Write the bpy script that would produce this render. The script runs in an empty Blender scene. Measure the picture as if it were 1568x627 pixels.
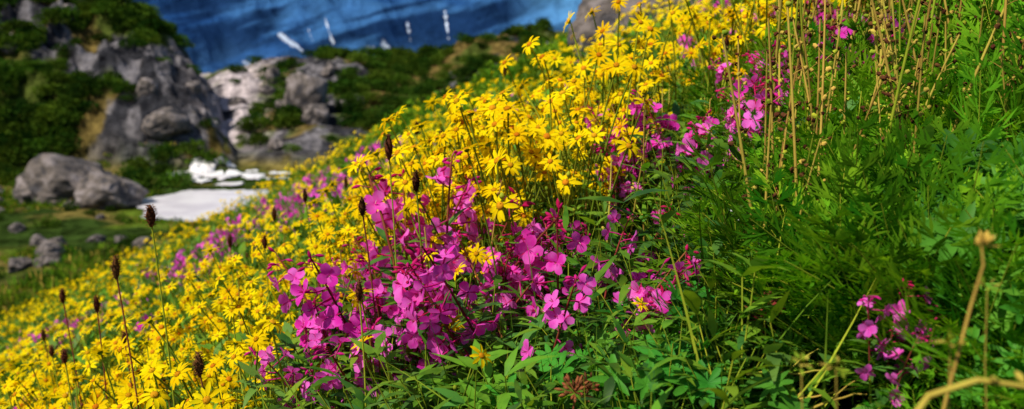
import bpy, math, random, time
import numpy as np
from mathutils import Vector, Matrix
random.seed(7); rng=np.random.default_rng(7)
R=random.random
def U(a,b): return a+(b-a)*random.random()
scene=bpy.context.scene
# ---------------------------------------------------------------- noise
def _h(ix,iy,s):
    v=np.sin(ix*127.1+iy*311.7+s*74.7)*43758.5453
    return v-np.floor(v)
def vn(x,y,s=0):
    x=np.asarray(x,float);y=np.asarray(y,float)
    ix=np.floor(x);iy=np.floor(y);fx=x-ix;fy=y-iy
    fx=fx*fx*(3-2*fx);fy=fy*fy*(3-2*fy)
    a=_h(ix,iy,s);b=_h(ix+1,iy,s);c=_h(ix,iy+1,s);d=_h(ix+1,iy+1,s)
    return (a*(1-fx)+b*fx)*(1-fy)+(c*(1-fx)+d*fx)*fy
def fbm(x,y,o=4,s=0):
    t=0;a=.5;n=0
    for i in range(o):
        t=t+a*vn(x,y,s+i*3.1);n+=a;a*=.5
        x,y=(x*1.6+y*1.2)+3.3,(y*1.6-x*1.2)+1.7
    return t/n
def ridged(x,y,o=4,s=0):
    t=0;a=.5;n=0
    for i in range(o):
        t=t+a*(1-abs(2*vn(x,y,s+i*3.1)-1));n+=a;a*=.5
        x,y=(x*1.6+y*1.2)+3.3,(y*1.6-x*1.2)+1.7
    return t/n
def sst(a,b,x):
    t=np.clip((x-a)/(b-a),0,1);return t*t*(3-2*t)
def ell(x,y,cx,cy,rx,ry): return ((x-cx)/rx)**2+((y-cy)/ry)**2
# ---------------------------------------------------------------- terrain height
LA=[-2,-1,-.74,-.588,-.55,-.513,-.46,-.415,-.386,-.37,-.345,-.30]
LE=[.09,.095,.09,.075,.064,.055,.048,.032,.010,-.012,-.06,-.2]
MA=[-1,-.5,-.355,-.326,-.296,-.266,-.236,-.168,-.108,-.078,-.063,-.018,.034,.065,.125,.3,1,2]
ME=[-.03,-.03,-.03,-.026,-.018,-.010,-.008,-.006,-.014,-.004,.006,.012,.020,.014,.012,.01,.0,.0]
def H(x,y):
    x=np.asarray(x,float);y=np.asarray(y,float)
    xe=np.where(x>0,14*np.tanh(x/14),x)
    near=-.78+.5*xe+.02*y+.05*np.exp(-((x-.3)**2+(y-2.4)**2)/.4)+.07*(fbm(x*.9,y*.9,3,5)-.5)
    near=near-.035*np.maximum(0,y-11.5)**2
    valley=-6+.7*(fbm(x/6,y/6,4,9)-.5)+.25*(fbm(x/1.3,y/1.3,3,2)-.5)
    pm=1-sst(1.0,2.2,ell(x,y,-12.6,35.4,3.2,4.6));valley=valley*(1-pm)-6.12*pm
    base=np.logaddexp(near*2,valley*2)/2
    ys=np.maximum(y,5);a=x/ys
    out=base
    for (A,E,y0,yr,k) in ((LA,LE,42,56,1),(MA,ME,45,70,2)):
        er=np.interp(a,A,E)
        y0v=y0+3*(fbm(x/9,y/30,2,k)-.5)
        t=np.clip((y-y0v)/(yr-y0v),0,1)
        s=t**.75 if k==1 else t**.85
        top=er*yr
        z=-6+(top+6)*s
        z=np.where(y>yr,top-.4*(y-yr),z)
        env=np.clip(s*3,0,1)*np.where(y>30,1,0)
        if k==1: z=z+env*((ridged(x/4.2,y/4,4,3)-.55)*2.6+(ridged(x/1.2,y/1.0,4,8)-.5)*1.4)
        else: z=z+env*((ridged(x/9,y/6,4,13)-.55)*1.8+(ridged(x/1.8,y/1.5,4,18)-.5)*.7)
        z=np.maximum(z,-35)
        out=np.where(y>38,np.where(y>yr+1,np.maximum(z,np.where(y>60,-60,out)) if k==1 else np.maximum(z,np.where(out>-58,out,-60)),np.maximum(out,z)),out)
    return out
def rockmask(x,y):
    m=.65*fbm(x/3.2,y/5,4,21)+.35*fbm(x/1.1,y/1.4,3,23)
    a=x/np.maximum(y,5)
    b=np.where(a<-.34,-.035,-.08)+.15*np.exp(-((a+.33)/.04)**2)+.10*np.exp(-((a+.232)/.02)**2)+.04*np.exp(-((a+.40)/.03)**2)
    return sst(.48,.53,m+b)*sst(40,45,y)
# ---------------------------------------------------------------- materials
def newmat(name):
    m=bpy.data.materials.new(name);m.use_nodes=True
    nt=m.node_tree;nt.nodes.clear()
    return m,nt,nt.nodes.new,nt.links.new
def leafmat(name,c1,c2,trans=.35,rough=.5,spec=.2,nscale=30,hue=.02,val=.35,tcol=None,inst=False):
    m,nt,N,L=newmat(name)
    out=N('ShaderNodeOutputMaterial')
    if inst: rnd=N('ShaderNodeObjectInfo').outputs['Random']
    else:
        q=N('ShaderNodeAttribute');q.attribute_name='rnd';rnd=q.outputs['Fac']
    tc=N('ShaderNodeTexCoord')
    nz=N('ShaderNodeTexNoise');nz.inputs['Scale'].default_value=nscale;nz.inputs['Detail'].default_value=1
    L(tc.outputs['Object'],nz.inputs['Vector'])
    mx=N('ShaderNodeMix');mx.data_type='RGBA'
    mx.inputs[6].default_value=(*c1,1);mx.inputs[7].default_value=(*c2,1)
    ad=N('ShaderNodeMath');ad.operation='ADD'
    mr=N('ShaderNodeMapRange');mr.inputs[1].default_value=.35;mr.inputs[2].default_value=.65;mr.inputs[3].default_value=-.3;mr.inputs[4].default_value=.5
    L(nz.outputs['Fac'],mr.inputs[0]);L(mr.outputs[0],ad.inputs[0]);L(rnd,ad.inputs[1]);ad.use_clamp=True
    L(ad.outputs[0],mx.inputs[0])
    hs=N('ShaderNodeHueSaturation');L(mx.outputs[2],hs.inputs['Color'])
    m1=N('ShaderNodeMath');m1.operation='MULTIPLY';m1.inputs[1].default_value=7.31;L(rnd,m1.inputs[0])
    fr=N('ShaderNodeMath');fr.operation='FRACT';L(m1.outputs[0],fr.inputs[0])
    r1=N('ShaderNodeMapRange');r1.inputs[3].default_value=.5-hue;r1.inputs[4].default_value=.5+hue;L(fr.outputs[0],r1.inputs[0]);L(r1.outputs[0],hs.inputs['Hue'])
    r2=N('ShaderNodeMapRange');r2.inputs[3].default_value=1-val;r2.inputs[4].default_value=1+val*.6;L(rnd,r2.inputs[0]);L(r2.outputs[0],hs.inputs['Value'])
    if spec>0:
        p=N('ShaderNodeBsdfPrincipled');p.inputs['Roughness'].default_value=rough;p.inputs['Specular IOR Level'].default_value=spec
    else: p=N('ShaderNodeBsdfDiffuse')
    L(hs.outputs[0],p.inputs[0])
    if trans>0:
        t=N('ShaderNodeBsdfTranslucent')
        g=N('ShaderNodeMix');g.data_type='RGBA';g.blend_type='MULTIPLY';g.inputs[0].default_value=1
        g.inputs[7].default_value=(*(tcol or (1.35,1.25,.5)),1);L(hs.outputs[0],g.inputs[6]);L(g.outputs[2],t.inputs[0])
        ms=N('ShaderNodeMixShader');ms.inputs[0].default_value=trans
        L(p.outputs[0],ms.inputs[1]);L(t.outputs[0],ms.inputs[2]);L(ms.outputs[0],out.inputs[0])
    else: L(p.outputs[0],out.inputs[0])
    return m
M_leaf=leafmat('leaf_green',(.045,.14,.010),(.16,.32,.02),.38)
M_leafd=leafmat('leaf_bluegreen',(.035,.12,.025),(.10,.24,.035),.35)
M_feather=leafmat('leaf_feathery',(.05,.21,.008),(.21,.48,.02),.4,nscale=14,spec=0)
M_lup=leafmat('leaf_lupine',(.03,.15,.012),(.08,.29,.025),.35,spec=.12)
M_stem=leafmat('stem_green',(.18,.28,.02),(.34,.40,.03),.1,spec=0)
M_rstem=leafmat('stem_red',(.22,.03,.03),(.3,.09,.04),.1,spec=0)
M_dry=leafmat('stem_dry',(.40,.26,.05),(.54,.40,.07),.1,spec=0)
M_yel=leafmat('petal_yellow',(.94,.62,.003),(.98,.78,.006),.4,spec=0,hue=.008,val=.08,tcol=(1.05,1.0,.6))
M_disc=leafmat('disc_orange',(.7,.28,.01),(.5,.22,.01),0,nscale=400,spec=0)
M_pink=leafmat('petal_magenta',(.94,.045,.56),(.96,.19,.74),.42,spec=0,hue=.012,val=.1,nscale=60,tcol=(1.05,.7,.95))
M_sepal=leafmat('sepal_crimson',(.48,.01,.10),(.6,.02,.2),.2,val=.2,spec=0)
M_brown=leafmat('seed_brown',(.05,.018,.01),(.13,.05,.02),0,nscale=200,spec=0)
M_white=leafmat('petal_white',(.8,.8,.75),(.8,.8,.78),.3,val=.05,spec=0)
M_shrub=leafmat('shrub_dark',(.018,.055,.008),(.07,.13,.012),.2,nscale=1.5,spec=0,inst=True)
M_shrubl=leafmat('shrub_light',(.08,.2,.012),(.17,.32,.02),.35,nscale=5,spec=0,inst=True)
MATS=[M_leaf,M_leafd,M_feather,M_lup,M_stem,M_rstem,M_dry,M_yel,M_disc,M_pink,M_sepal,M_brown,M_white,M_shrub,M_shrubl]
(LEAF,LEAFD,FEA,LUP,STEM,RST,DRY,YEL,DISC,PINK,SEP,BRN,WHT,SHR,SHL)=range(15)
# ---------------------------------------------------------------- mesh builder
class MB:
    def __init__(s): s.v=[];s.f=[];s.m=[]
    def add(s,vs,fs,mat):
        o=len(s.v);s.v+= [tuple(v) for v in vs];s.f+=[tuple(i+o for i in f) for f in fs];s.m+=[mat]*len(fs)
    def mesh(s,name,smooth=True):
        me=bpy.data.meshes.new(name);me.from_pydata(s.v,[],s.f)
        used=sorted(set(s.m));mp={u:i for i,u in enumerate(used)}
        for u in used: me.materials.append(MATS[u])
        me.polygons.foreach_set('material_index',[mp[i] for i in s.m])
        me.polygons.foreach_set('use_smooth',[smooth]*len(s.f))
        at=me.attributes.new('rnd','FLOAT','POINT');at.data.foreach_set('value',np.full(len(s.v),U(.3,.9),np.float32))
        me.update();return me
    def pack(s):
        cnt=np.array([len(f) for f in s.f],np.int32)
        return (np.array(s.v,np.float32),np.array([i for f in s.f for i in f],np.int32),cnt,np.array(s.m,np.int32))
def perp(d):
    a=Vector((0,0,1)) if abs(d.z)<.9 else Vector((1,0,0))
    s=d.cross(a).normalized();return s,s.cross(d).normalized()
def tube(M,pts,r0,r1,mat,k=5):
    n=len(pts);vs=[];fs=[]
    for i,p in enumerate(pts):
        d=(pts[min(i+1,n-1)]-pts[max(i-1,0)]).normalized();s,u=perp(d)
        if i and s.dot(ps)<0: s=-s;u=-u
        ps=s
        r=r0+(r1-r0)*i/(n-1)
        for j in range(k):
            a=2*math.pi*j/k;vs.append(p+s*(math.cos(a)*r)+u*(math.sin(a)*r))
    for i in range(n-1):
        for j in range(k):
            fs.append((i*k+j,i*k+(j+1)%k,(i+1)*k+(j+1)%k,(i+1)*k+j))
    M.add(vs,fs,mat)
PROF={'lance':[.15,.8,1,.75,.4,.02],'petal':[.3,.75,1,1,.8,.35],'obov':[.14,.45,.85,1,.9,.5],'thin':[.6,1,.9,.7,.4,.02],'oval':[.1,.75,1,.95,.65,.1]}
def prof(kind,t):
    P=PROF[kind];x=t*(len(P)-1);i=min(int(x),len(P)-2);return P[i]+(P[i+1]-P[i])*(x-i)
def leaf(M,p,d,up,L,W,mat,droop=.5,segs=4,fold=.2,kind='lance',twist=0):
    segs=max(2,segs)
    d=d.normalized();side=d.cross(up)
    if side.length<1e-3: side,_=perp(d)
    side.normalize();up=side.cross(d).normalized()
    vs=[];fs=[];q=p.copy()
    for i in range(segs+1):
        t=i/segs;a=droop*t
        dd=d*math.cos(a)-up*math.sin(a);uu=up*math.cos(a)+d*math.sin(a)
        if i: q=q+dd*(L/segs)
        w=prof(kind,t)*W*.5
        sd=side if not twist else (side*math.cos(twist*t)+uu*math.sin(twist*t))
        if fold: vs+=[q-sd*w+uu*(w*fold),q.copy(),q+sd*w+uu*(w*fold)]
        else: vs+=[q-sd*w,q+sd*w]
        if i:
            if fold: b=(i-1)*3;fs+=[(b,b+1,b+4,b+3),(b+1,b+2,b+5,b+4)]
            else: b=(i-1)*2;fs+=[(b,b+1,b+3,b+2)]
    M.add(vs,fs,mat)
def dia(M,p,d,up,L,W,mat):
    # one lozenge-shaped leaflet
    d=d.normalized();s=d.cross(up)
    if s.length<1e-3: s,_=perp(d)
    s=s.normalized()*(W*.5);m=p+d*(L*.45)
    M.add([p,m-s,p+d*L,m+s],[(0,1,2,3)],mat)
def rdir(z0=-1,z1=1):
    z=U(z0,z1);a=U(0,6.283);r=math.sqrt(max(0,1-z*z));return Vector((r*math.cos(a),r*math.sin(a),z))
def dome(M,p,ax,r,h,mat,k=8,rings=3,jit=0):
    s,u=perp(ax);vs=[];fs=[]
    for i in range(rings):
        t=i/rings;rr=r*math.cos(t*math.pi/2);hh=h*math.sin(t*math.pi/2)
        for j in range(k):
            a=2*math.pi*(j+.5*(i%2))/k;q=rr*(1+U(-jit,jit));vs.append(p+s*(math.cos(a)*q)+u*(math.sin(a)*q)+ax*(hh*(1+U(-jit,jit))))
    vs.append(p+ax*h);c=len(vs)-1
    for i in range(rings-1):
        for j in range(k): fs.append((i*k+j,i*k+(j+1)%k,(i+1)*k+(j+1)%k,(i+1)*k+j))
    for j in range(k): fs.append(((rings-1)*k+j,(rings-1)*k+(j+1)%k,c))
    M.add(vs,fs,mat)
def curve(p,d,L,bend,n=6):
    pts=[p.copy()];d=d.normalized()
    for i in range(n):
        d=(d+bend/n).normalized();pts.append(pts[-1]+d*(L/n))
    return pts
# ---------------------------------------------------------------- flower parts
def daisy(M,p,ax,Rr,lod=0):
    ax=ax.normalized();s,u=perp(ax);n=random.choice([10,11,12,13])
    off=U(0,6);dr=U(.1,.9)
    for j in range(n):
        if R()<.06: continue
        a=off+2*math.pi*(j+U(-.25,.25))/n
        rad=s*math.cos(a)+u*math.sin(a)
        d=(rad+ax*U(.0,.35)).normalized()
        if lod: leaf(M,p+rad*Rr*.2,d,ax,Rr*U(.75,1.05),Rr*U(.27,.36),YEL,dr+U(-.3,.3),2,0,'petal')
        else: leaf(M,p+rad*Rr*.2,d,ax,Rr*U(.75,1.05),Rr*U(.25,.35),YEL,droop=dr+U(-.3,.4),segs=3,fold=U(.1,.5),kind='petal',twist=U(-.5,.5))
    if lod:
        dome(M,p+ax*Rr*.02,ax,Rr*.27,Rr*.16,DISC,6,1);dome(M,p-ax*Rr*.02,-ax,Rr*.26,Rr*.28,STEM,5,1);return
    dome(M,p+ax*Rr*.02,ax,Rr*.27,Rr*.16,DISC,8,3,.08)
    for j in range(8):
        a=U(0,6.28);q=p+ax*Rr*.12+(s*math.cos(a)+u*math.sin(a))*Rr*U(.05,.24)
        dia(M,q,ax+rdir()*.3,s,Rr*.1,Rr*.06,DISC if R()<.5 else YEL)
    dome(M,p+ax*Rr*.05,-ax,Rr*.26,Rr*.28,STEM,7,2,.05)
    for j in range(8):
        a=2*math.pi*j/8;rad=s*math.cos(a)+u*math.sin(a)
        dia(M,p-ax*Rr*.2+rad*Rr*.14,(rad*.6+ax).normalized(),rad,Rr*.35,Rr*.14,LEAF)
def fwflower(M,p,ax,Rr,lod=0):
    ax=ax.normalized();s,u=perp(ax);off=U(0,6);op=U(.15,1.2)
    for j in range(4):
        a=off+math.pi/2*j+U(-.15,.15);rad=s*math.cos(a)+u*math.sin(a)
        if lod: leaf(M,p,(rad+ax*op).normalized(),ax,Rr*U(.9,1.1),Rr*.85,PINK,U(.1,.9),2,0,'obov')
        else: leaf(M,p,(rad+ax*op).normalized(),ax,Rr*U(.9,1.1),Rr*U(.72,.92),PINK,droop=U(.1,.9),segs=4,fold=U(-.1,.4),kind='obov',twist=U(-.4,.4))
        a+=math.pi/4;rad=s*math.cos(a)+u*math.sin(a)
        if not lod: leaf(M,p,(rad+ax*op*.6).normalized(),ax,Rr*.95,Rr*.17,SEP,droop=.2,segs=2)
    if lod: return
    for j in range(5):
        dia(M,p,(ax+rdir()*.35),s,Rr*.55,Rr*.06,WHT if j==0 else SEP)
def spindle(M,p,d,L,r,mat,k=5):
    d=d.normalized();s,u=perp(d);vs=[];fs=[];pr=[.25,.8,1,.7,.1];n=len(pr)
    for i,w in enumerate(pr):
        for j in range(k):
            a=2*math.pi*j/k;vs.append(p+d*(L*i/(n-1))+(s*math.cos(a)+u*math.sin(a))*(r*w))
    for i in range(n-1):
        for j in range(k): fs.append((i*k+j,i*k+(j+1)%k,(i+1)*k+(j+1)%k,(i+1)*k+j))
    M.add(vs,fs,mat)
Z=Vector((0,0,1))
def mk_arn(lod):
    M=MB();h=U(.5,.58)
    for st in range(random.choice([1,1,2,2])):
        b=Vector((U(-.02,.02),U(-.02,.02),0)) if st else Vector((0,0,0))
        pts=curve(b,Vector((U(-.15,.15),U(-.2,.1),1)),h*U(.75,1) if st else h,Vector((U(-.3,.3),U(-.5,.1),0)),7 if not lod else 4)
        tube(M,pts,.0026,.0018,STEM,5 if not lod else 3)
        ax=(pts[-1]-pts[-2]).normalized()+Vector((U(-.9,.6),U(-1.2,.2),U(-.2,.4)))
        daisy(M,pts[-1]+ax.normalized()*.006,ax,U(.023,.031),lod)
        if R()<.5:
            k=len(pts)//2;q=curve(pts[k],Vector((U(-1,1),U(-1,1),1.2)),U(.08,.16),Z*.6,4 if not lod else 2)
            tube(M,q,.0015,.0012,STEM,4 if not lod else 3)
            if R()<.6: ax=(q[-1]-q[-2]).normalized()+Vector((U(-.5,.5),U(-.9,.1),.2));daisy(M,q[-1],ax,U(.019,.026),lod)
            elif not lod: spindle(M,q[-1],Z,.015,.006,STEM)
        for k in (1,2,3,4) if not lod else (1,2,3):
            a=U(0,3.14)
            for sg in (0,math.pi):
                d=Vector((math.cos(a+sg),math.sin(a+sg),U(.5,1.1)))
                if lod: dia(M,pts[k],d,Z,.06,.018,LEAF)
                else: leaf(M,pts[k],d,Z,U(.05,.08)*(1.15-k*.12),U(.012,.018),LEAF,droop=U(.4,1.2),segs=3)
    return M.pack()
P_arn=[mk_arn(0) for i in range(10)];P_arnL=[mk_arn(1) for i in range(7)]
def mk_fw(lod,i):
    M=MB();h=U(.38,.46)
    pts=curve(Vector((0,0,0)),Vector((U(-.15,.15),U(-.15,0),1)),h,Vector((U(-.3,.3),U(-.7,-.15),0)),12)
    if lod: tube(M,pts[::4],.003,.0015,RST,3)
    else: tube(M,pts[:8],.0032,.0025,STEM if i%2 else RST);tube(M,pts[7:],.0025,.0015,RST)
    for k in range(1,9):
        for q in range(1 if lod else 3):
            a=k*2.4+q*2.1+U(-.3,.3);d=Vector((math.cos(a),math.sin(a),U(.3,.9)))
            pp=pts[k].lerp(pts[k+1],q/3)
            if lod: dia(M,pp,d,Z,.065,.02,LEAFD)
            else: leaf(M,pp,d,Z,U(.045,.075),U(.013,.019),LEAFD if R()<.8 else LEAF,droop=U(.3,1.1),segs=4)
    for k in range(7,12):
        for q in range(2 if k<11 else 1):
            if R()<.12: continue
            a=k*2.3+q*3.0+U(-.5,.5);rad=Vector((math.cos(a),math.sin(a)-.35,U(-.3,.6))).normalized()
            pp=pts[k].lerp(pts[k+1],q/2);L=U(.022,.048)
            pe=curve(pp,rad,L,Vector((0,0,U(-.5,.5))),3)
            if not lod: tube(M,pe,.0011,.0016,SEP,4)
            fwflower(M,pe[-1],(pe[-1]-pe[-2]).normalized()+rdir()*.35+Vector((-.15,-.3,0)),U(.0195,.0245)*(1.15 if lod else 1),lod)
            if R()<.5 and not lod: leaf(M,pp,rad,Z,.032,.009,LEAFD,.5,3)
    if not lod:
        for j in range(6):
            d=rdir(-.2,1);pe=pts[-1]-Z*.004*j;q=pe+d*U(.008,.018);tube(M,[pe,(pe+q)/2,q],.0008,.0008,SEP,3)
            spindle(M,q,d+Vector((0,0,-.5)),U(.012,.017),.0032,SEP)
    return M.pack()
P_fw=[mk_fw(0,i) for i in range(9)];P_fwL=[mk_fw(1,i) for i in range(6)]
def mk_lf(lod):
    M=MB()
    for st in range(8 if not lod else 6):
        b=Vector((U(-.07,.07),U(-.07,.07),0));pts=curve(b,Vector((U(-.5,.5),U(-.5,.5),1)),U(.14,.28),rdir()*.3,6)
        tube(M,pts if not lod else pts[::3],.0016,.001,STEM,3)
        for k in range(1,7):
            for q in range(2 if not lod else 1):
                a=U(0,6.28);d=Vector((math.cos(a),math.sin(a),U(.2,1.1)))
                if lod: dia(M,pts[k],d,Z,U(.05,.09),U(.015,.028),LEAF)
                else: leaf(M,pts[k],d,Z,U(.035,.08),U(.010,.022),random.choice([LEAF,LEAF,LEAFD]),droop=U(.2,1.3),segs=3,fold=.2 if q else 0)
    for g in range(12 if not lod else 7):
        leaf(M,Vector((U(-.07,.07),U(-.07,.07),0)),Vector((U(-.4,.4),U(-.4,.4),1)),rdir(-.2,.2),U(.15,.34),.004 if not lod else .006,STEM if R()<.4 else LEAF,droop=U(.1,1),segs=5 if not lod else 2,fold=0,kind='thin')
    return M.pack()
P_lf=[mk_lf(0) for i in range(6)];P_lfL=[mk_lf(1) for i in range(5)]
def frond(M,p,d,L,mat=FEA):
    pts=curve(p,d,L,Vector((U(-.3,.3),U(-.3,.3),U(-.5,.2))),8)
    tube(M,pts[::2],.0014,.0007,STEM,3)
    for k in range(2,9):
        dd=(pts[k]-pts[k-1]).normalized();s,u=perp(dd)
        rot=U(-.5,.5)
        pl=L*.36*math.sin(math.pi*(.25+.62*k/8.))
        for sg in (-1,1):
            e=(s*math.cos(rot)+u*math.sin(rot))*sg
            pd=(dd*.8+e).normalized()
            dia(M,pts[k],pd,u,pl,.0046,mat)
            for f,an in ((.3,.9),(.58,.9),(.42,-.35),(.2,-.3)):
                q=pts[k]+pd*pl*f;ld=(pd+dd*an+u*U(-.25,.25)).normalized()
                dia(M,q,ld,u,pl*(.68-.3*f),.0044,mat)
    return
P_fe=[]
for i in range(7):
    M=MB()
    for j in range(13):
        a=U(0,6.28);r=U(0,.06);frond(M,Vector((r*math.cos(a),r*math.sin(a),U(0,.08))),Vector((U(-1.3,.5),U(-.9,.4),U(.4,1.3))),U(.13,.23))
    P_fe.append(M.pack())
P_lu=[]
for i in range(4):
    M=MB()
    for j in range(11):
        pts=curve(Vector((U(-.02,.02),U(-.02,.02),0)),Vector((U(-.7,.7),U(-.8,.5),1)),U(.1,.2),rdir()*.3,5)
        tube(M,pts,.0016,.0012,STEM,4)
        ax=(Z+Vector((U(-.5,.5),U(-1.1,.1),0))).normalized();s,u=perp(ax);n=random.choice([7,8,9]);off=U(0,6);Lf=U(.034,.05)
        for q in range(n):
            a=off+2*math.pi*q/n*.95;rad=s*math.cos(a)+u*math.sin(a)
            leaf(M,pts[-1],(rad+ax*.35).normalized(),ax,Lf*U(.85,1.05),Lf*.3,LUP,droop=U(0,.4),segs=4,fold=.35,kind='obov' if R()<.4 else 'oval')
    P_lu.append(M.pack())
P_st=[]
for i in range(8):
    M=MB();h=U(.5,.6)
    pts=curve(Vector((0,0,0)),Vector((U(-.1,.1),U(-.1,.1),1)),h,Vector((U(-.25,.2),U(-.2,.2),0)),14)
    tube(M,pts,.0031,.0017,DRY if i%4 else STEM,5)
    for k in range(5,15):
        for q in range(random.choice([1,2,3])):
            a=U(0,6.28);d=Vector((math.cos(a),math.sin(a),U(.3,1.2))).normalized();L=U(.004,.022)
            p=pts[k]+(pts[k]-pts[k-1])*U(-1,0);e=p+d*L;tube(M,[p,(p+e)/2+Z*.001,e],.0007,.0006,DRY,3)
            dome(M,e-d*.001,d,U(.003,.005),U(.005,.008),random.choice([BRN,DRY,STEM,BRN]),6,2,.2)
            if R()<.5: 
                for z in range(3): dia(M,e,d+rdir()*.6,Z,.008,.002,BRN)
    for k in range(2,9):
        a=U(0,6.28);leaf(M,pts[k],Vector((math.cos(a),math.sin(a),1)),Z,U(.03,.06),.006,LEAF,U(.3,1),3,kind='thin')
    P_st.append(M.pack())
# instanced prototypes (hillside)
def proto(coll,M,name,smooth=True):
    o=bpy.data.objects.new(name,M.mesh(name,smooth));coll.objects.link(o);return o
def coll(n): return bpy.data.collections.new(n)
def clump(mat,n,leafL,rx,rz,lobes=6):
    M=MB()
    for l in range(lobes):
        c=Vector((U(-.6,.6)*rx,U(-.6,.6)*rx,U(.25,.75)*rz));rr=U(.35,.6)
        for j in range(n//lobes):
            d=rdir(-.5,1);p=c+Vector((d.x*rx*rr,d.y*rx*rr,d.z*rz*rr))*U(.7,1.05)
            dia(M,p,(d+rdir()*.8),rdir(),leafL*U(.6,1.3),leafL*.7,mat)
    for j in range(5):
        e=Vector((U(-.5,.5)*rx,U(-.5,.5)*rx,rz*.7));tube(M,[Vector((0,0,-.05*rz)),e*.5+Vector((0,0,.05*rz)),e],.03*rz,.01*rz,BRN,4)
    return M
C_sh=coll('dark_shrubs')
for i in range(4): proto(C_sh,clump(SHR,480,.18,1,.75),'dark_shrub')
C_sl=coll('light_shrubs')
for i in range(3): proto(C_sl,clump(SHL,700,.048,.32,.36),'light_shrub')
C_tf=coll('moorland_tufts')
for i in range(3):
    M=MB()
    for j in range(60):
        dia(M,Vector((U(-.25,.25),U(-.25,.25),-.02)),Vector((U(-.6,.6),U(-.6,.6),1)),rdir(-.3,.3),U(.1,.28),.03,SHL if R()<.5 else DRY if R()<.25 else SHR)
    proto(C_tf,M,'moorland_tuft')
# ---------------------------------------------------------------- planting
def plant(name,protos,x,y,scl,yaw=None,tilt=.12,dz=0):
    """merge many transformed copies of the prototype plants into one mesh object"""
    x=np.asarray(x,float);y=np.asarray(y,float);n=len(x)
    if n==0: return
    z=H(x,y)+dz;scl=np.asarray(scl)*np.ones(n)
    if yaw is None: yaw=rng.uniform(0,6.283,n)
    rx=rng.normal(0,tilt,n);ry=rng.normal(0,tilt,n);idx=rng.integers(0,len(protos),n);rn=rng.uniform(0,1,n)
    VV=[];LL=[];CC=[];MM=[];RR=[];off=0
    for k,(V,F,C,Mi) in enumerate(protos):
        s=np.where(idx==k)[0]
        if len(s)==0: continue
        cx,sx=np.cos(rx[s]),np.sin(rx[s]);cy,sy=np.cos(ry[s]),np.sin(ry[s]);cz,sz=np.cos(yaw[s]),np.sin(yaw[s])
        m=np.stack([np.stack([cz*cy,cz*sy*sx-sz*cx,cz*sy*cx+sz*sx],1),np.stack([sz*cy,sz*sy*sx+cz*cx,sz*sy*cx-cz*sx],1),np.stack([-sy,cy*sx,cy*cx],1)],1)*scl[s][:,None,None]
        W=np.einsum('kij,nj->kni',m,V)+np.stack([x[s],y[s],z[s]],1)[:,None,:]
        nv=len(V);VV.append(W.reshape(-1,3).astype(np.float32))
        LL.append((F[None,:]+(off+np.arange(len(s))*nv)[:,None]).ravel());off+=nv*len(s)
        CC.append(np.tile(C,len(s)));MM.append(np.tile(Mi,len(s)));RR.append(np.repeat(rn[s],nv))
    V=np.concatenate(VV);Lp=np.concatenate(LL).astype(np.int32);C=np.concatenate(CC);Mi=np.concatenate(MM)
    me=bpy.data.meshes.new(name);me.vertices.add(len(V));me.vertices.foreach_set('co',V.ravel())
    me.loops.add(len(Lp));me.loops.foreach_set('vertex_index',Lp)
    me.polygons.add(len(C));me.polygons.foreach_set('loop_start',(np.cumsum(C)-C).astype(np.int32));me.polygons.foreach_set('loop_total',C.astype(np.int32))
    used=np.unique(Mi);lut=np.zeros(20,np.int32)
    for i,u in enumerate(used): lut[u]=i;me.materials.append(MATS[u])
    me.polygons.foreach_set('material_index',lut[Mi]);me.polygons.foreach_set('use_smooth',np.ones(len(C),bool))
    at=me.attributes.new('rnd','FLOAT','POINT');at.data.foreach_set('value',np.concatenate(RR).astype(np.float32))
    me.update(calc_edges=True)
    o=bpy.data.objects.new(name,me);scene.collection.objects.link(o);return o
def scatter(name,c,x,y,scl,yaw=None,tilt=.12,dz=0):
    x=np.asarray(x,float);y=np.asarray(y,float);n=len(x)
    z=H(x,y)+dz
    me=bpy.data.meshes.new(name);me.vertices.add(n)
    me.vertices.foreach_set('co',np.stack([x,y,z],1).astype(np.float32).ravel())
    if yaw is None: yaw=rng.uniform(0,6.283,n)
    rot=np.stack([rng.normal(0,tilt,n),rng.normal(0,tilt,n),yaw],1)
    a=me.attributes.new('rot','FLOAT_VECTOR','POINT');a.data.foreach_set('vector',rot.astype(np.float32).ravel())
    a=me.attributes.new('scl','FLOAT','POINT');a.data.foreach_set('value',np.asarray(scl*np.ones(n)).astype(np.float32))
    a=me.attributes.new('idx','INT','POINT');a.data.foreach_set('value',rng.integers(0,len(c.objects),n).astype(np.int32))
    o=bpy.data.objects.new(name,me);scene.collection.objects.link(o)
    g=bpy.data.node_groups.new(name+'_nodes','GeometryNodeTree')
    g.interface.new_socket('Geometry',in_out='INPUT',socket_type='NodeSocketGeometry')
    g.interface.new_socket('Geometry',in_out='OUTPUT',socket_type='NodeSocketGeometry')
    N=g.nodes.new;L=g.links.new
    gi=N('NodeGroupInput');go=N('NodeGroupOutput');ip=N('GeometryNodeInstanceOnPoints');ci=N('GeometryNodeCollectionInfo')
    ci.inputs['Collection'].default_value=c;ci.inputs['Separate Children'].default_value=True;ci.inputs['Reset Children'].default_value=True
    ip.inputs['Pick Instance'].default_value=True
    def at(t,nm):
        q=N('GeometryNodeInputNamedAttribute');q.data_type=t;q.inputs['Name'].default_value=nm;return q.outputs['Attribute']
    L(gi.outputs[0],ip.inputs['Points']);L(ci.outputs[0],ip.inputs['Instance'])
    L(at('INT','idx'),ip.inputs['Instance Index'])
    er=N('FunctionNodeEulerToRotation');L(at('FLOAT_VECTOR','rot'),er.inputs[0]);L(er.outputs[0],ip.inputs['Rotation'])
    L(at('FLOAT','scl'),ip.inputs['Scale']);L(ip.outputs[0],go.inputs[0])
    md=o.modifiers.new('scatter','NODES');md.node_group=g
    return o
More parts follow.
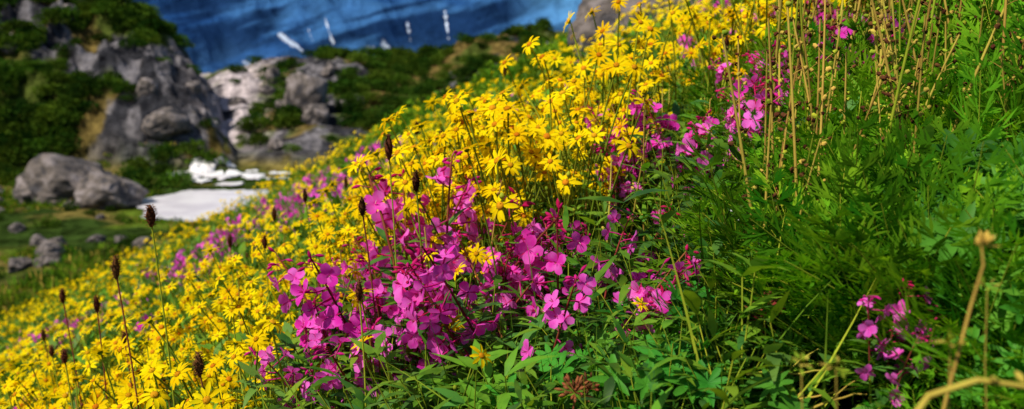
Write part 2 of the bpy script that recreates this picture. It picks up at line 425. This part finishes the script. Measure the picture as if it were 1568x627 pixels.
def cand(n,y0,y1,a0=-1.0,a1=1.0,pw=1.0):
    u=rng.uniform(0,1,n)
    y=(y0**pw+u*(y1**pw-y0**pw))**(1/pw)
    x=y*rng.uniform(a0,a1,n);return x,y
def pinkzone(x,y):
    n=(fbm(x*1.5,y*1.5,3,31)-.5)
    m=(ell(x,y,-1.75,6.9,.95,2.2)+n*1.2<1)|(ell(x,y,-3.3,5.7,.55,.45)+n<1)|(ell(x,y,2.2,6,.9,1.2)+n*2<1)
    return m
fw1=lambda x,y:(ell(x,y,-.22,1.8,.25,.27)<1)
fw2=lambda x,y:(ell(x,y,.07,1.5,.2,.18)<1)
fw3=lambda x,y:(ell(x,y,.47,2.05,.22,.27)<1)
def yprob(x,y):
    n=fbm(x*1.2,y*1.2,3,41)
    p=np.where(x<-.35,1.15,0.0)
    p=np.maximum(p,np.where((y>2.7)&(x<1.3+.1*y),.9,0))
    p=np.maximum(p,np.where((y>2.4)&(x>=.75),1.0,0))
    p=p*sst(.22,.46,n+.12)
    p=np.where(pinkzone(x,y),p*.05,p)
    p=np.where((y>7.5)&(x>-1.7),p*.25,p)
    p=np.where(fw1(x,y)|fw2(x,y),0.0,p);p=np.where(fw3(x,y),.0,p)
    p=np.where((x>-.35)&(y<1.85)&(x<.5),p*.05,p)
    return p
x,y=cand(12000,1.35,12.5,-.82,.8,1.05)
k=rng.uniform(0,1.5,len(x))<yprob(x,y);k&=~((x<-.3)&(y<1.6)&(rng.uniform(0,1,len(x))<.5))
k&=~((x>-.42)&(x<0)&(y<1.9))
x,y=x[k],y[k]
f=y<3.6
plant('yellow_daisies',P_arn,x[f],y[f],rng.uniform(.55,.97,f.sum()),yaw=rng.normal(-.2,.9,f.sum()))
f=~f
plant('yellow_daisies',P_arnL,x[f],y[f],rng.uniform(.55,.97,f.sum()),yaw=rng.normal(-.2,.9,f.sum()))
n=240;t=rng.uniform(0,6.283,n);r=np.sqrt(rng.uniform(0,1,n))
x=.13+r*np.cos(t)*.40;y=2.25+r*np.sin(t)*.36
k=~fw3(x,y);x,y=x[k],y[k]
plant('yellow_daisies',P_arn,x,y,rng.uniform(.74,1.14,len(x)),yaw=rng.normal(-.3,.8,len(x)))
n=70;x=rng.uniform(-.5,0,n);y=rng.uniform(2.4,3.2,n)
plant('yellow_daisies',P_arn,x,y,rng.uniform(.7,1.0,n),yaw=rng.normal(-.3,.8,n))
n=190;y=rng.uniform(2.3,3.7,n);x=y*rng.uniform(.22,.5,n)
plant('yellow_daisies',P_arn,x,y,rng.uniform(.8,1.2,n),yaw=rng.normal(-.3,.8,n))
n=170;y=rng.uniform(1.7,2.8,n);x=y*rng.uniform(-.7,-.28,n)
plant('yellow_daisies',P_arn,x,y,rng.uniform(.55,.85,n),yaw=rng.normal(-.3,.8,n))
ax_=[(-.14,1.40,.72),(.05,1.42,.66),(.1,1.38,.62),(-.42,1.55,.75),(-.55,1.6,.75),(-.1,1.6,.82),(-.02,1.62,.84),(.16,1.75,.8),(-.12,1.75,.9),(.02,1.8,.95),(-.48,1.85,.8),(-.05,1.9,.95),(-.25,1.5,.8)]
plant('yellow_daisies',P_arn,[a[0] for a in ax_],[a[1] for a in ax_],np.array([a[2] for a in ax_]),yaw=rng.normal(-.3,.8,len(ax_)),tilt=.07)
# fireweed clumps
def clumpsc(cx,cy,rx,ry,n,s0,s1):
    t=rng.uniform(0,6.283,n);r=np.sqrt(rng.uniform(0,1,n))
    x=cx+r*np.cos(t)*rx;y=cy+r*np.sin(t)*ry
    yaw=np.arctan2(np.sin(t),np.cos(t))+math.pi/2+rng.normal(0,.5,n)
    s=s1+(s0-s1)*r**1.2+rng.uniform(-.1,.1,n)
    plant('pink_fireweed',P_fw,x,y,s,yaw=yaw,tilt=.15)
clumpsc(-.215,1.8,.19,.2,44,.85,1.4)
clumpsc(.05,1.5,.16,.11,18,.8,1.1)
clumpsc(.46,2.02,.17,.18,28,.75,1.12)
clumpsc(.83,2.2,.2,.22,28,.75,1.0)
clumpsc(1.15,2.45,.25,.25,28,.75,1.05)
clumpsc(1.05,3.0,.2,.25,20,.8,1.05)
plant('pink_fireweed',P_fw,[.475,.50,.485,.495],[1.05,1.06,1.03,1.08],[.55,.58,.52,.55],yaw=np.array([.2,-.2,.5,0]),tilt=.08)
x,y=cand(7500,2.6,12.2,-.82,.8,1.2)
p=np.where(pinkzone(x,y),.9,np.where(fbm(x*1.4,y*1.4,2,77)>.72,.12,.01))
p=np.where((x>.9)&(y>2.6)&(y<6)&(fbm(x*2,y*2,2,55)>.5),.3,p)
k=rng.uniform(0,1,len(x))<p
plant('pink_fireweed',P_fwL,x[k],y[k],rng.uniform(.7,1.05,k.sum()))
# understory
x,y=cand(6500,1.0,12.5,-.85,.85,.85)
s=np.where(y<3,rng.uniform(.75,1.3,len(x)),rng.uniform(.9,1.5,len(x)))
s=np.where((x<.3)&(y<1.3),s*.8,s)
k=~((x>.26*y+.12)&(y<2.4)&(rng.uniform(0,1,len(x))<.85))&~((abs(x/y-.47)<.12)&(y<1.2))
x,y,s=x[k],y[k],s[k];f=y<3.2
plant('meadow_leaves',P_lf,x[f],y[f],s[f],tilt=.2)
plant('meadow_leaves',P_lfL,x[~f],y[~f],s[~f],tilt=.2)
x,y=cand(1250,.88,2.9,.2,.95,1.1);a=x/y
k=(x>.24*y+.08+.15*(fbm(x*4,y*4,2,3)-.5))&~((abs(a-.465)<.09)&(y<1.12))&~((a>.54)&(y<1.3)&(rng.uniform(0,1,len(x))<.75))&~((a<.41)&(y<1.22))
x,y=x[k],y[k]
plant('feathery_foliage',P_fe,x,y,rng.uniform(.7,1.3,len(x)),yaw=rng.normal(0,.9,len(x)),tilt=.25,dz=.03)
# low feathery cover around the foreground fireweed
n=26;y=rng.uniform(.86,1.0,n);x=y*rng.uniform(.34,.58,n)
plant('feathery_foliage',P_fe,x,y,rng.uniform(.3,.5,n),yaw=rng.normal(0,.9,n),tilt=.2)
lu=[(.30,1.3,1.1),(.34,1.34,1),(.26,1.32,.95),(.21,1.12,.85),(.15,1.2,.9),(.25,1.15,.8),(.655,1.12,1.2),(.7,1.18,1.2),(.57,.97,.7),(.61,.98,.9),(.8,1.35,1.1),(.1,1.28,.9),(.4,1.42,1),(.33,1.18,.8),(.64,1.02,1.0),(.69,1.1,1.1),(.22,1.4,1),(.36,1.5,1.1),(.45,1.3,.9),(.32,1.08,.7),(.27,1.22,.9),(.38,1.14,.75),(.2,1.3,1),(.63,1.2,1.1),(.43,1.2,.8),(.55,1.5,1.1),(.7,1.55,1.1)]
plant('lupine_leaves',P_lu,[a[0] for a in lu],[a[1] for a in lu],np.array([a[2] for a in lu]),yaw=rng.normal(0,.8,len(lu)),tilt=.1,dz=.05)
# stalks
n=165;y=rng.uniform(1.3,2.6,n);x=y*rng.uniform(.30,.66,n)
plant('tall_seed_stalks',P_st,x,y,rng.uniform(.85,1.35,n)*np.where(y<1.6,.85,1),tilt=.05)
n=60;y=rng.uniform(1.6,3.4,n);x=y*rng.uniform(-.6,.3,n)
plant('tall_seed_stalks',P_st,x,y,rng.uniform(.7,.95,n),tilt=.1)
# light shrubs on the crest
x,y=cand(900,7,13.2,-.2,.5,1)
k=((x>-1.9)&(x<2.2)&(fbm(x,y,3,61)>.42)&(ell(x,y,1.3,6.6,.9,1)>1));x,y=x[k],y[k]
scatter('crest_shrubs',C_sl,x,y,rng.uniform(.5,1.15,len(x)))
# hill shrubs
def hillc(n,y0,y1,a0,a1):
    y=rng.uniform(y0,y1,n);x=y*rng.uniform(a0,a1,n);return x,y
x,y=hillc(19000,40,73,-.95,.3)
hz=H(x,y);a=x/y
m=fbm(x/4,y/4,4,71)
p=(1-.9*rockmask(x,y))**2*np.where(a<-.36,np.where(y<60,.6*sst(.36,.5,m)+.14,.15),np.where(a<-.27,.08,.22*sst(.46,.6,m)+.8*sst(52,62,y)*sst(-.3,-.1,a)*sst(.40,.52,m)+.06))*sst(-5.9,-4.6,hz)
k=rng.uniform(0,1,len(x))<p
scatter('hillside_shrubs',C_sh,x[k],y[k],rng.uniform(.3,1.0,k.sum()),dz=-.1)
x,y=hillc(5000,16,46,-.95,.0)
k=(fbm(x/2.2,y/2.2,3,81)>.5)&(H(x,y)<-4.6)
x,y=x[k],y[k]
pond=(ell(x,y,-12.6,35.3,3.3,4.6)<1)|(ell(x,y,-13.9,42,2.4,2.6)<1)
x,y=x[~pond],y[~pond]
scatter('valley_tufts',C_tf,x,y,rng.uniform(.5,1.6,len(x)))
n=110;x,y=hillc(n,18,45,-.9,-.38)
k=ell(x,y,-12.6,35.3,3.6,5)>1;x,y=x[k],y[k];n=len(x)
scatter('valley_shrubs',C_sh,x,y,rng.uniform(.15,.5,n)*np.where(y>38,1.8,1),dz=-.03)
# ---------------------------------------------------------------- single mesh plants
def single(name,M,smooth=True):
    o=bpy.data.objects.new(name,M.mesh(name,smooth));scene.collection.objects.link(o);return o
bur=[(-.69,1.6,.77,1.2),(-.765,1.6,.70,1.15),(-1.2,2.2,.69,1),(-1.01,2.0,.63,1),(-.54,1.4,.48,1.1),(-.247,1.7,.65,1.2),(-.171,1.5,.59,.9),(-.277,1.55,.59,1.0),(-.566,2.3,.61,.9),(-.653,2.2,.555,.9),(-.738,2.6,.59,1),(-.336,3,.62,1.2),(-.26,1.4,.47,.9),(-1.49,2.6,.58,1),(-.88,2.6,.58,.9),(.593,2.4,.42,1.1),(-.025,3,.66,1),(.716,2.2,.48,1.2),(-.6,3.4,.56,1),(-.63,3.2,.55,1),(-.266,3.2,.555,1),(-.99,1.8,.566,.9),(-1.3,2.3,.55,.9),(-.95,2.0,.52,.8),(.42,2.9,.6,1)]
for (bx,by,bh,bs) in bur:
    M=MB();g=float(H(bx,by));top=Vector((bx,by,g+bh+.0))
    lx=U(-.03,.03);b=Vector((bx+lx,by,g))
    pts=[b.lerp(top,t)+Vector((math.sin(t*3.1)*.012,0,0)) for t in [i/8 for i in range(9)]]
    tube(M,pts,.0022,.0015,STEM if R()<.6 else RST,5)
    p=pts[-1]-Vector((0,0,.012));L=.040*bs*U(.8,1.15);r=.0092*bs*U(.9,1.1)
    spindle(M,p,Z,L,r*.8,BRN,8)
    for j in range(190):
        t=U(.02,.98);a=U(0,6.28);w=r*(math.sin(math.pi*min(.97,max(.12,t)))**.45)
        rad=Vector((math.cos(a),math.sin(a),0));dia(M,p+Z*(L*t)+rad*w*.6,rad+Z*U(-.1,.6),Z,r*.65,r*.3,BRN)
    for j in range(4):
        a=U(0,6.28);leaf(M,pts[1],Vector((math.cos(a),math.sin(a),1)),Z,.1,.02,LEAF,.9,4)
    single('burnet_seedhead_plant',M)
def gz(x,y): return float(H(x,y))
for (sx,sy,hh) in ((.075,1.15,.25),(.355,1.2,.22),(.10,1.2,.22),(.345,1.22,.20)):
    M=MB();b=Vector((sx,sy,gz(sx,sy)));pts=curve(b,Vector((.05,-.05,1)),hh,Vector((0,-.1,0)),6);tube(M,pts,.002,.0015,RST)
    for j in range(30):
        d=rdir(-.3,1);q=pts[-1]+d*U(.008,.018);tube(M,[pts[-1],(pts[-1]+q)/2,q],.0006,.0006,RST,3);spindle(M,q,d,U(.009,.015),.0025,RST if R()<.6 else BRN)
    single('withered_flower_head',M)
M=MB();b=Vector((.38,1.4,gz(.38,1.4)))
for j in range(3):
    pts=curve(b,Vector((U(-.1,.1),U(-.2,0),1)),.26+.02*j,rdir()*.2,4);tube(M,pts,.001,.0008,STEM,4)
    for k in range(5):
        leaf(M,pts[-1],Vector((math.cos(k*1.26),math.sin(k*1.26),.4)),Z,.009,.007,WHT,.3,2,kind='obov')
single('white_wildflower',M)
for (a,bb) in (((.28,1.06,.15),(.46,1.06,.19)),((.31,1.08,.18),(.42,1.08,.22)),((.36,1.02,.13),(.45,1.03,.2))):
    M=MB();p=Vector((a[0],a[1],gz(a[0],a[1])+a[2]));q=Vector((bb[0],bb[1],gz(bb[0],bb[1])+bb[2]-.09))
    pts=[p.lerp(q,i/6)+rdir()*.003 for i in range(7)];tube(M,pts,.0022,.001,DRY,5);tube(M,[pts[3],pts[3]+Vector((.02,0,.02)),pts[3]+Vector((.045,.01,.03))],.001,.0006,DRY,4)
    single('dry_twig',M)
M=MB();g=gz(.24,.6)
pp=[(.22,.62,g),(.25,.61,-.42),(.28,.6,-.30),(.31,.6,-.25),(.345,.6,-.238),(.38,.6,-.243),(.42,.6,-.26),(.46,.6,-.29)]
tube(M,[Vector(a) for a in pp],.0030,.0018,DRY,6)
for j in range(3): spindle(M,Vector((.36+.02*j,.6,-.24)),rdir(0,1),.012,.003,DRY)
single('dry_grass_stem',M)
M=MB();g=gz(.36,.66)
tube(M,[Vector(a) for a in [(.34,.66,g),(.345,.66,-.36),(.355,.66,-.28),(.368,.66,-.2),(.375,.66,-.165),(.372,.66,-.15)]],.0018,.0010,DRY,6)
for j in range(22): d=rdir(-.4,1);dia(M,Vector((.372,.66,-.15))+d*.003,d,Z,U(.008,.014),.005,DRY)
single('dry_grass_stem',M)
for (sx,sy,z) in ((.262,.72,-.27),(.285,.70,-.265),(.36,.66,-.23),(.42,.72,-.2)):
    M=MB();g=gz(sx,sy);top=Vector((sx,sy,z));b=Vector((sx+.03,sy+.02,g));pts=[b.lerp(top,i/5)+Vector((.006*math.sin(i),0,0)) for i in range(6)]
    tube(M,pts,.0010,.0007,DRY,4)
    for j in range(18): d=rdir(-.4,1);dia(M,pts[-1]+d*.003,d,Z,U(.007,.013),.004,DRY if R()<.5 else STEM)
    single('dry_bud_stem',M)
# ---------------------------------------------------------------- terrain mesh
def polar(name,az,rr,hf,mat,colf):
    A,RR=np.meshgrid(az,rr);x=RR*np.sin(A);y=RR*np.cos(A);z=hf(x,y)
    nr,na=A.shape
    me=bpy.data.meshes.new(name);co=np.stack([x,y,z],2).reshape(-1,3).astype(np.float32)
    i=np.arange(nr-1)[:,None]*na+np.arange(na-1)[None,:]
    f=np.stack([i,i+na,i+na+1,i+1],2).reshape(-1,4)[:,::-1]
    nf=len(f);me.vertices.add(len(co));me.vertices.foreach_set('co',co.ravel())
    me.loops.add(nf*4);me.polygons.add(nf)
    me.polygons.foreach_set('loop_start',np.arange(0,nf*4,4).astype(np.int32));me.polygons.foreach_set('loop_total',np.full(nf,4,np.int32))
    me.loops.foreach_set('vertex_index',f.ravel().astype(np.int32));me.update(calc_edges=True);me.validate()
    me.polygons.foreach_set('use_smooth',[True]*len(me.polygons))
    c=colf(x.ravel(),y.ravel(),z.ravel()).astype(np.float32)
    at=me.attributes.new('tint','FLOAT_COLOR','POINT');at.data.foreach_set('color',c.ravel())
    me.materials.append(mat);o=bpy.data.objects.new(name,me);scene.collection.objects.link(o);return o
def terrmat(name,scale,bump,dist,vor=True,lo=.35,hi=1.7):
    m,nt,N,L=newmat(name);out=N('ShaderNodeOutputMaterial');p=N('ShaderNodeBsdfDiffuse')
    at=N('ShaderNodeAttribute');at.attribute_name='tint';geo=N('ShaderNodeNewGeometry')
    nz=N('ShaderNodeTexNoise');nz.inputs['Scale'].default_value=scale;nz.inputs['Detail'].default_value=8;nz.inputs['Roughness'].default_value=.65;L(geo.outputs['Position'],nz.inputs['Vector'])
    mr=N('ShaderNodeMapRange');mr.inputs[1].default_value=.35;mr.inputs[2].default_value=.65;mr.inputs[3].default_value=lo;mr.inputs[4].default_value=hi;L(nz.outputs['Fac'],mr.inputs[0])
    mx=N('ShaderNodeMix');mx.data_type='RGBA';mx.blend_type='MULTIPLY';mx.inputs[0].default_value=1;L(at.outputs['Color'],mx.inputs[6]);L(mr.outputs[0],mx.inputs[7])
    L(mx.outputs[2],p.inputs[0])
    b=N('ShaderNodeBump');b.inputs['Strength'].default_value=bump;b.inputs['Distance'].default_value=dist
    vo=N('ShaderNodeTexVoronoi');vo.feature='F1';vo.inputs['Scale'].default_value=scale*.7;L(geo.outputs['Position'],vo.inputs['Vector'])
    ad=N('ShaderNodeMath');ad.operation='MULTIPLY_ADD';ad.inputs[1].default_value=.9 if vor else 0;L(vo.outputs['Distance'],ad.inputs[0]);L(nz.outputs['Fac'],ad.inputs[2])
    L(ad.outputs[0],b.inputs['Height']);L(b.outputs[0],p.inputs['Normal']);L(p.outputs[0],out.inputs[0]);return m
def mixc(c,d,m): return c*(1-m[:,None])+np.array(d)[None,:]*m[:,None]
def tcol(x,y,z):
    n=len(x);c=np.tile(np.array([.02,.035,.008]),(n,1))
    val=sst(-4.6,-5.2,z)*(y>12)
    c=mixc(c,(.10,.15,.015),val);c=mixc(c,(.19,.15,.04),val*sst(.46,.58,fbm(x/2.5,y/2.5,4,91)))
    c=mixc(c,(.03,.055,.01),val*sst(.5,.62,fbm(x/4,y/3,4,95)))
    hill=sst(40,44,y)*sst(-5.9,-5.0,z);c=mixc(c,(.06,.08,.015),hill);c=mixc(c,(.14,.10,.03),hill*sst(.44,.56,fbm(x/3,y/3,3,99)))
    rm=rockmask(x,y)*hill;c=mixc(c,(.15,.14,.15),rm);c=mixc(c,(.03,.03,.035),rm*sst(.46,.54,fbm(x/.9,y/1.2,4,33)))
    a=x/np.maximum(y,5);pale=np.exp(-((a+.322)/.036)**2)*sst(46,50,y)*sst(.38,.54,fbm(x/1.2,y/2.5,4,44)+.06)
    c=mixc(c,(.5,.43,.44),np.clip(pale,0,1))
    return np.concatenate([c,np.ones((n,1))],1)
az=np.radians(np.concatenate([np.linspace(-180,-50,40)[:-1],np.linspace(-50,42,620),np.linspace(42,180,40)[1:]]))
rr=np.concatenate([np.geomspace(.15,18,130)[:-1],np.linspace(18,42,90)[:-1],np.linspace(42,84,240)[:-1],np.linspace(84,140,25)])
polar('meadow_ground',az,rr,H,terrmat('ground_rock_and_turf',1.6,1,.4),tcol)
# far mountains
def MH(x,y):
    r=np.hypot(x,y);base=np.interp(r,[110,400,1400,2600,4200,6500],[-38,-160,-420,-260,900,1500])
    amp=np.interp(r,[110,800,2400,4000],[0,15,170,420])
    sp=x*.8+y*.35
    return base+amp*(ridged(x/1100+3,y/1100,5,101)-.55)+np.interp(r,[2000,3000],[0,130])*(ridged(sp/330,(y-x*.4)/1500,4,7)-.5)
def mcol(x,y,z):
    n=len(x);e=z/np.hypot(x,y);a=x/np.maximum(y,1)
    c=np.tile(np.array([.016,.065,.20]),(n,1))  # forest colour with the blue of aerial haze painted in
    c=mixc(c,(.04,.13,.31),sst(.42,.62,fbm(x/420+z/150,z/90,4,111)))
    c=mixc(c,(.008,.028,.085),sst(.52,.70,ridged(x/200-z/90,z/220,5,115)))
    c=mixc(c,(.07,.19,.40),sst(.03,-.04,e)*.4)  # haze painted into the colour, lighter toward the foot
    c=mixc(c,(.11,.32,.58),sst(-.02,.10,a)*sst(.015,.05,e)*.7)  # paler distance haze painted over the upper right face
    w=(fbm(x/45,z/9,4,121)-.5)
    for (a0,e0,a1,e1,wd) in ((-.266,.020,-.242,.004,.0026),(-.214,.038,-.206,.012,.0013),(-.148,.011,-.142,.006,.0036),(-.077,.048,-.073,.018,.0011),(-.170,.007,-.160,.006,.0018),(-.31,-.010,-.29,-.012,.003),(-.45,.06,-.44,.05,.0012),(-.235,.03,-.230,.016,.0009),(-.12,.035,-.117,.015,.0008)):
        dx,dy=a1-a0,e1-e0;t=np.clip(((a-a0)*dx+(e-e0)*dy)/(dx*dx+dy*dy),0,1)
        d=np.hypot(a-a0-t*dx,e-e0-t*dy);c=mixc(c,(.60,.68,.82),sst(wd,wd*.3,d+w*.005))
    return np.concatenate([c,np.ones((n,1))],1)
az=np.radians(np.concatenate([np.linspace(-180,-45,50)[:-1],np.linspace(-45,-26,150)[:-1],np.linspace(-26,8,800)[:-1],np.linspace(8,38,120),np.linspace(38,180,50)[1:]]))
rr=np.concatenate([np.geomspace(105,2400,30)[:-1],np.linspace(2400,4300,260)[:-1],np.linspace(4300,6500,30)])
polar('distant_mountains',az,rr,MH,terrmat('mountain_forest_haze_tint',.008,1,40,False,.6,1.4),mcol)
# ---------------------------------------------------------------- boulders, pond, snow
rm,nt,N,L=newmat('boulder_rock')
out=N('ShaderNodeOutputMaterial');p=N('ShaderNodeBsdfPrincipled');p.inputs['Roughness'].default_value=.9;tc=N('ShaderNodeTexCoord')
nz=N('ShaderNodeTexNoise');nz.inputs['Scale'].default_value=2.2;nz.inputs['Detail'].default_value=9;L(tc.outputs['Object'],nz.inputs['Vector'])
cr=N('ShaderNodeValToRGB');cr.color_ramp.elements[0].position=.38;cr.color_ramp.elements[0].color=(.04,.036,.04,1);cr.color_ramp.elements[1].position=.62;cr.color_ramp.elements[1].color=(.23,.195,.19,1)
e=cr.color_ramp.elements.new(.5);e.color=(.13,.105,.09,1);L(nz.outputs['Fac'],cr.inputs[0]);L(cr.outputs[0],p.inputs['Base Color'])
b=N('ShaderNodeBump');b.inputs['Strength'].default_value=.9;b.inputs['Distance'].default_value=.25;L(nz.outputs['Fac'],b.inputs['Height']);L(b.outputs[0],p.inputs['Normal']);L(p.outputs[0],out.inputs[0])
import bmesh
from mathutils import noise as mn
def boulder(x,y,sx,sy,sz,sink=.3,rot=0,name='boulder',sub=4):
    bm=bmesh.new();bmesh.ops.create_icosphere(bm,subdivisions=sub,radius=1);off=Vector((U(0,50),U(0,50),U(0,50)))
    planes=[(rdir(-.3,1),U(.6,.85)) for _ in range(9)]
    for v in bm.verts:
        c=v.co.normalized()
        r=1+.25*mn.fractal(c*1.1+off,1,2,4)
        for (pd,pr) in planes:
            k=c.dot(pd)
            if k>0 and r*k>pr: r=pr/k
        r+=.06*mn.fractal(c*4+off,.8,2,4)
        v.co=c*r
    me=bpy.data.meshes.new(name);bm.to_mesh(me);bm.free();me.polygons.foreach_set('use_smooth',[True]*len(me.polygons));me.materials.append(rm)
    o=bpy.data.objects.new(name,me);o.scale=(sx,sy,sz);o.rotation_euler=(0,0,rot);o.location=(x,y,gz(x,y)+sz*(1-2*sink));scene.collection.objects.link(o)
boulder(-18.2,35,2.2,1.8,1.5,.3,.3,sub=5);boulder(-16.5,34.2,1.3,1.4,1.1,.3,1.3,sub=5);boulder(-19.6,35.5,1.2,1.2,.9,.3,2)
boulder(1.16,7.0,.75,.5,.5,.25,.2,sub=5);boulder(1.7,7.3,.45,.4,.36,.3)
boulder(-13.6,24.5,.5,.4,.36,.3);boulder(-13.1,23.5,.45,.35,.3,.35);boulder(-12.2,26,.25,.3,.2,.3);boulder(-18,44.5,1.2,1.3,.9,.3)
boulder(-12.2,52,1.4,1.4,1.7,.3);boulder(-11.4,50,.9,.9,.8,.3)
for i in range(40):
    yy=U(20,45);aa=U(-.8,-.36);s=U(.1,.4)
    if ell(aa*yy,yy,-12.8,35,3.6,5)<1 or ell(aa*yy,yy,-13.9,42,2.6,2.8)<1: continue
    boulder(aa*yy,yy,s,s*U(.8,1.2),s*.7,.3,U(0,6))
for i in range(18):
    yy=U(46,66);aa=U(-.6,-.15);s=U(.4,.8);boulder(aa*yy,yy,s,s*U(.8,1.2),s*U(.6,1.2),.35,U(0,6))
def sheetmat(name,c1,c2,rough):
    sm,nt,N,L=newmat(name);out=N('ShaderNodeOutputMaterial');p=N('ShaderNodeBsdfPrincipled');p.inputs['Roughness'].default_value=rough
    nz=N('ShaderNodeTexNoise');nz.inputs['Scale'].default_value=.9;nz.inputs['Detail'].default_value=6
    tc=N('ShaderNodeTexCoord');L(tc.outputs['Object'],nz.inputs['Vector'])
    cr=N('ShaderNodeValToRGB');cr.color_ramp.elements[0].position=.35;cr.color_ramp.elements[1].position=.6;cr.color_ramp.elements[0].color=(*c1,1);cr.color_ramp.elements[1].color=(*c2,1);L(nz.outputs['Fac'],cr.inputs[0]);L(cr.outputs[0],p.inputs['Base Color']);L(p.outputs[0],out.inputs[0]);return sm
sm=sheetmat('snow',(.62,.58,.60),(.80,.79,.80),.6);im=sheetmat('pond_ice_and_water',(.66,.62,.68),(.82,.79,.82),.25)
def sheet(name,cx,cy,rx,ry,nx,ny,thr,fs_,seed,mat,flat=None,bias=0):
    gx=np.linspace(cx-rx*1.3,cx+rx*1.3,nx);gy=np.linspace(cy-ry*1.3,cy+ry*1.3,ny)
    X,Y=np.meshgrid(gx,gy);f=1-ell(X,Y,cx,cy,rx,ry)+(fbm(X*fs_,Y*fs_*.7,3,seed)-.5)*thr-bias
    if flat is not None: Zz=np.full(X.shape,flat)
    else:
        Zz=H(X,Y)+.06+.06*np.clip(f*4,-1.5,1)+.02*(fbm(X*2,Y*2,3,4)-.5)
    idx=-np.ones(X.shape,int);V=[];F=[]
    keep=f>-.06
    for j in range(ny-1):
        for i in range(nx-1):
            q=((j,i),(j,i+1),(j+1,i+1),(j+1,i))
            if all(keep[a] for a in q):
                ff=[]
                for a in q:
                    if idx[a]<0: idx[a]=len(V);V.append((X[a],Y[a],Zz[a]))
                    ff.append(int(idx[a]))
                F.append(ff)
    me=bpy.data.meshes.new(name);me.from_pydata(V,[],F);me.materials.append(mat);me.polygons.foreach_set('use_smooth',[True]*len(F))
    o=bpy.data.objects.new(name,me);scene.collection.objects.link(o)
sheet('pond',-12.6,35.2,2.65,3.8,140,150,1.3,.75,3,im,-6.04)
sheet('snow_patch',-13.9,41.6,2.4,2.6,190,170,7,1.5,8,sm,bias=.75)
# ---------------------------------------------------------------- light, world, camera
ts=Vector((-.48,-.38,.80)).normalized()
sd=bpy.data.lights.new('sun','SUN');sd.energy=5.0;sd.angle=math.radians(.6);sd.color=(1,.93,.80)
so=bpy.data.objects.new('sun',sd);so.rotation_euler=ts.to_track_quat('Z','Y').to_euler();scene.collection.objects.link(so)
w=bpy.data.worlds.new('World');scene.world=w;w.use_nodes=True;nt=w.node_tree
sk=nt.nodes.new('ShaderNodeTexSky');sk.sky_type='NISHITA';sk.sun_disc=False;sk.sun_elevation=math.asin(ts.z);sk.sun_rotation=math.atan2(ts.x,ts.y)
bg=nt.nodes['Background'];bg.inputs[1].default_value=.10;nt.links.new(sk.outputs[0],bg.inputs[0])
cd=bpy.data.cameras.new('camera');cd.lens=30;cd.sensor_width=36;cd.clip_start=.02;cd.clip_end=20000
cd.dof.use_dof=True;cd.dof.focus_distance=1.5;cd.dof.aperture_fstop=4.0
co=bpy.data.objects.new('camera',cd);co.location=(0,0,0);co.rotation_euler=(math.radians(80),0,0);scene.collection.objects.link(co);scene.camera=co
scene.view_settings.view_transform='Standard'
try: scene.view_settings.look='None'
except: pass
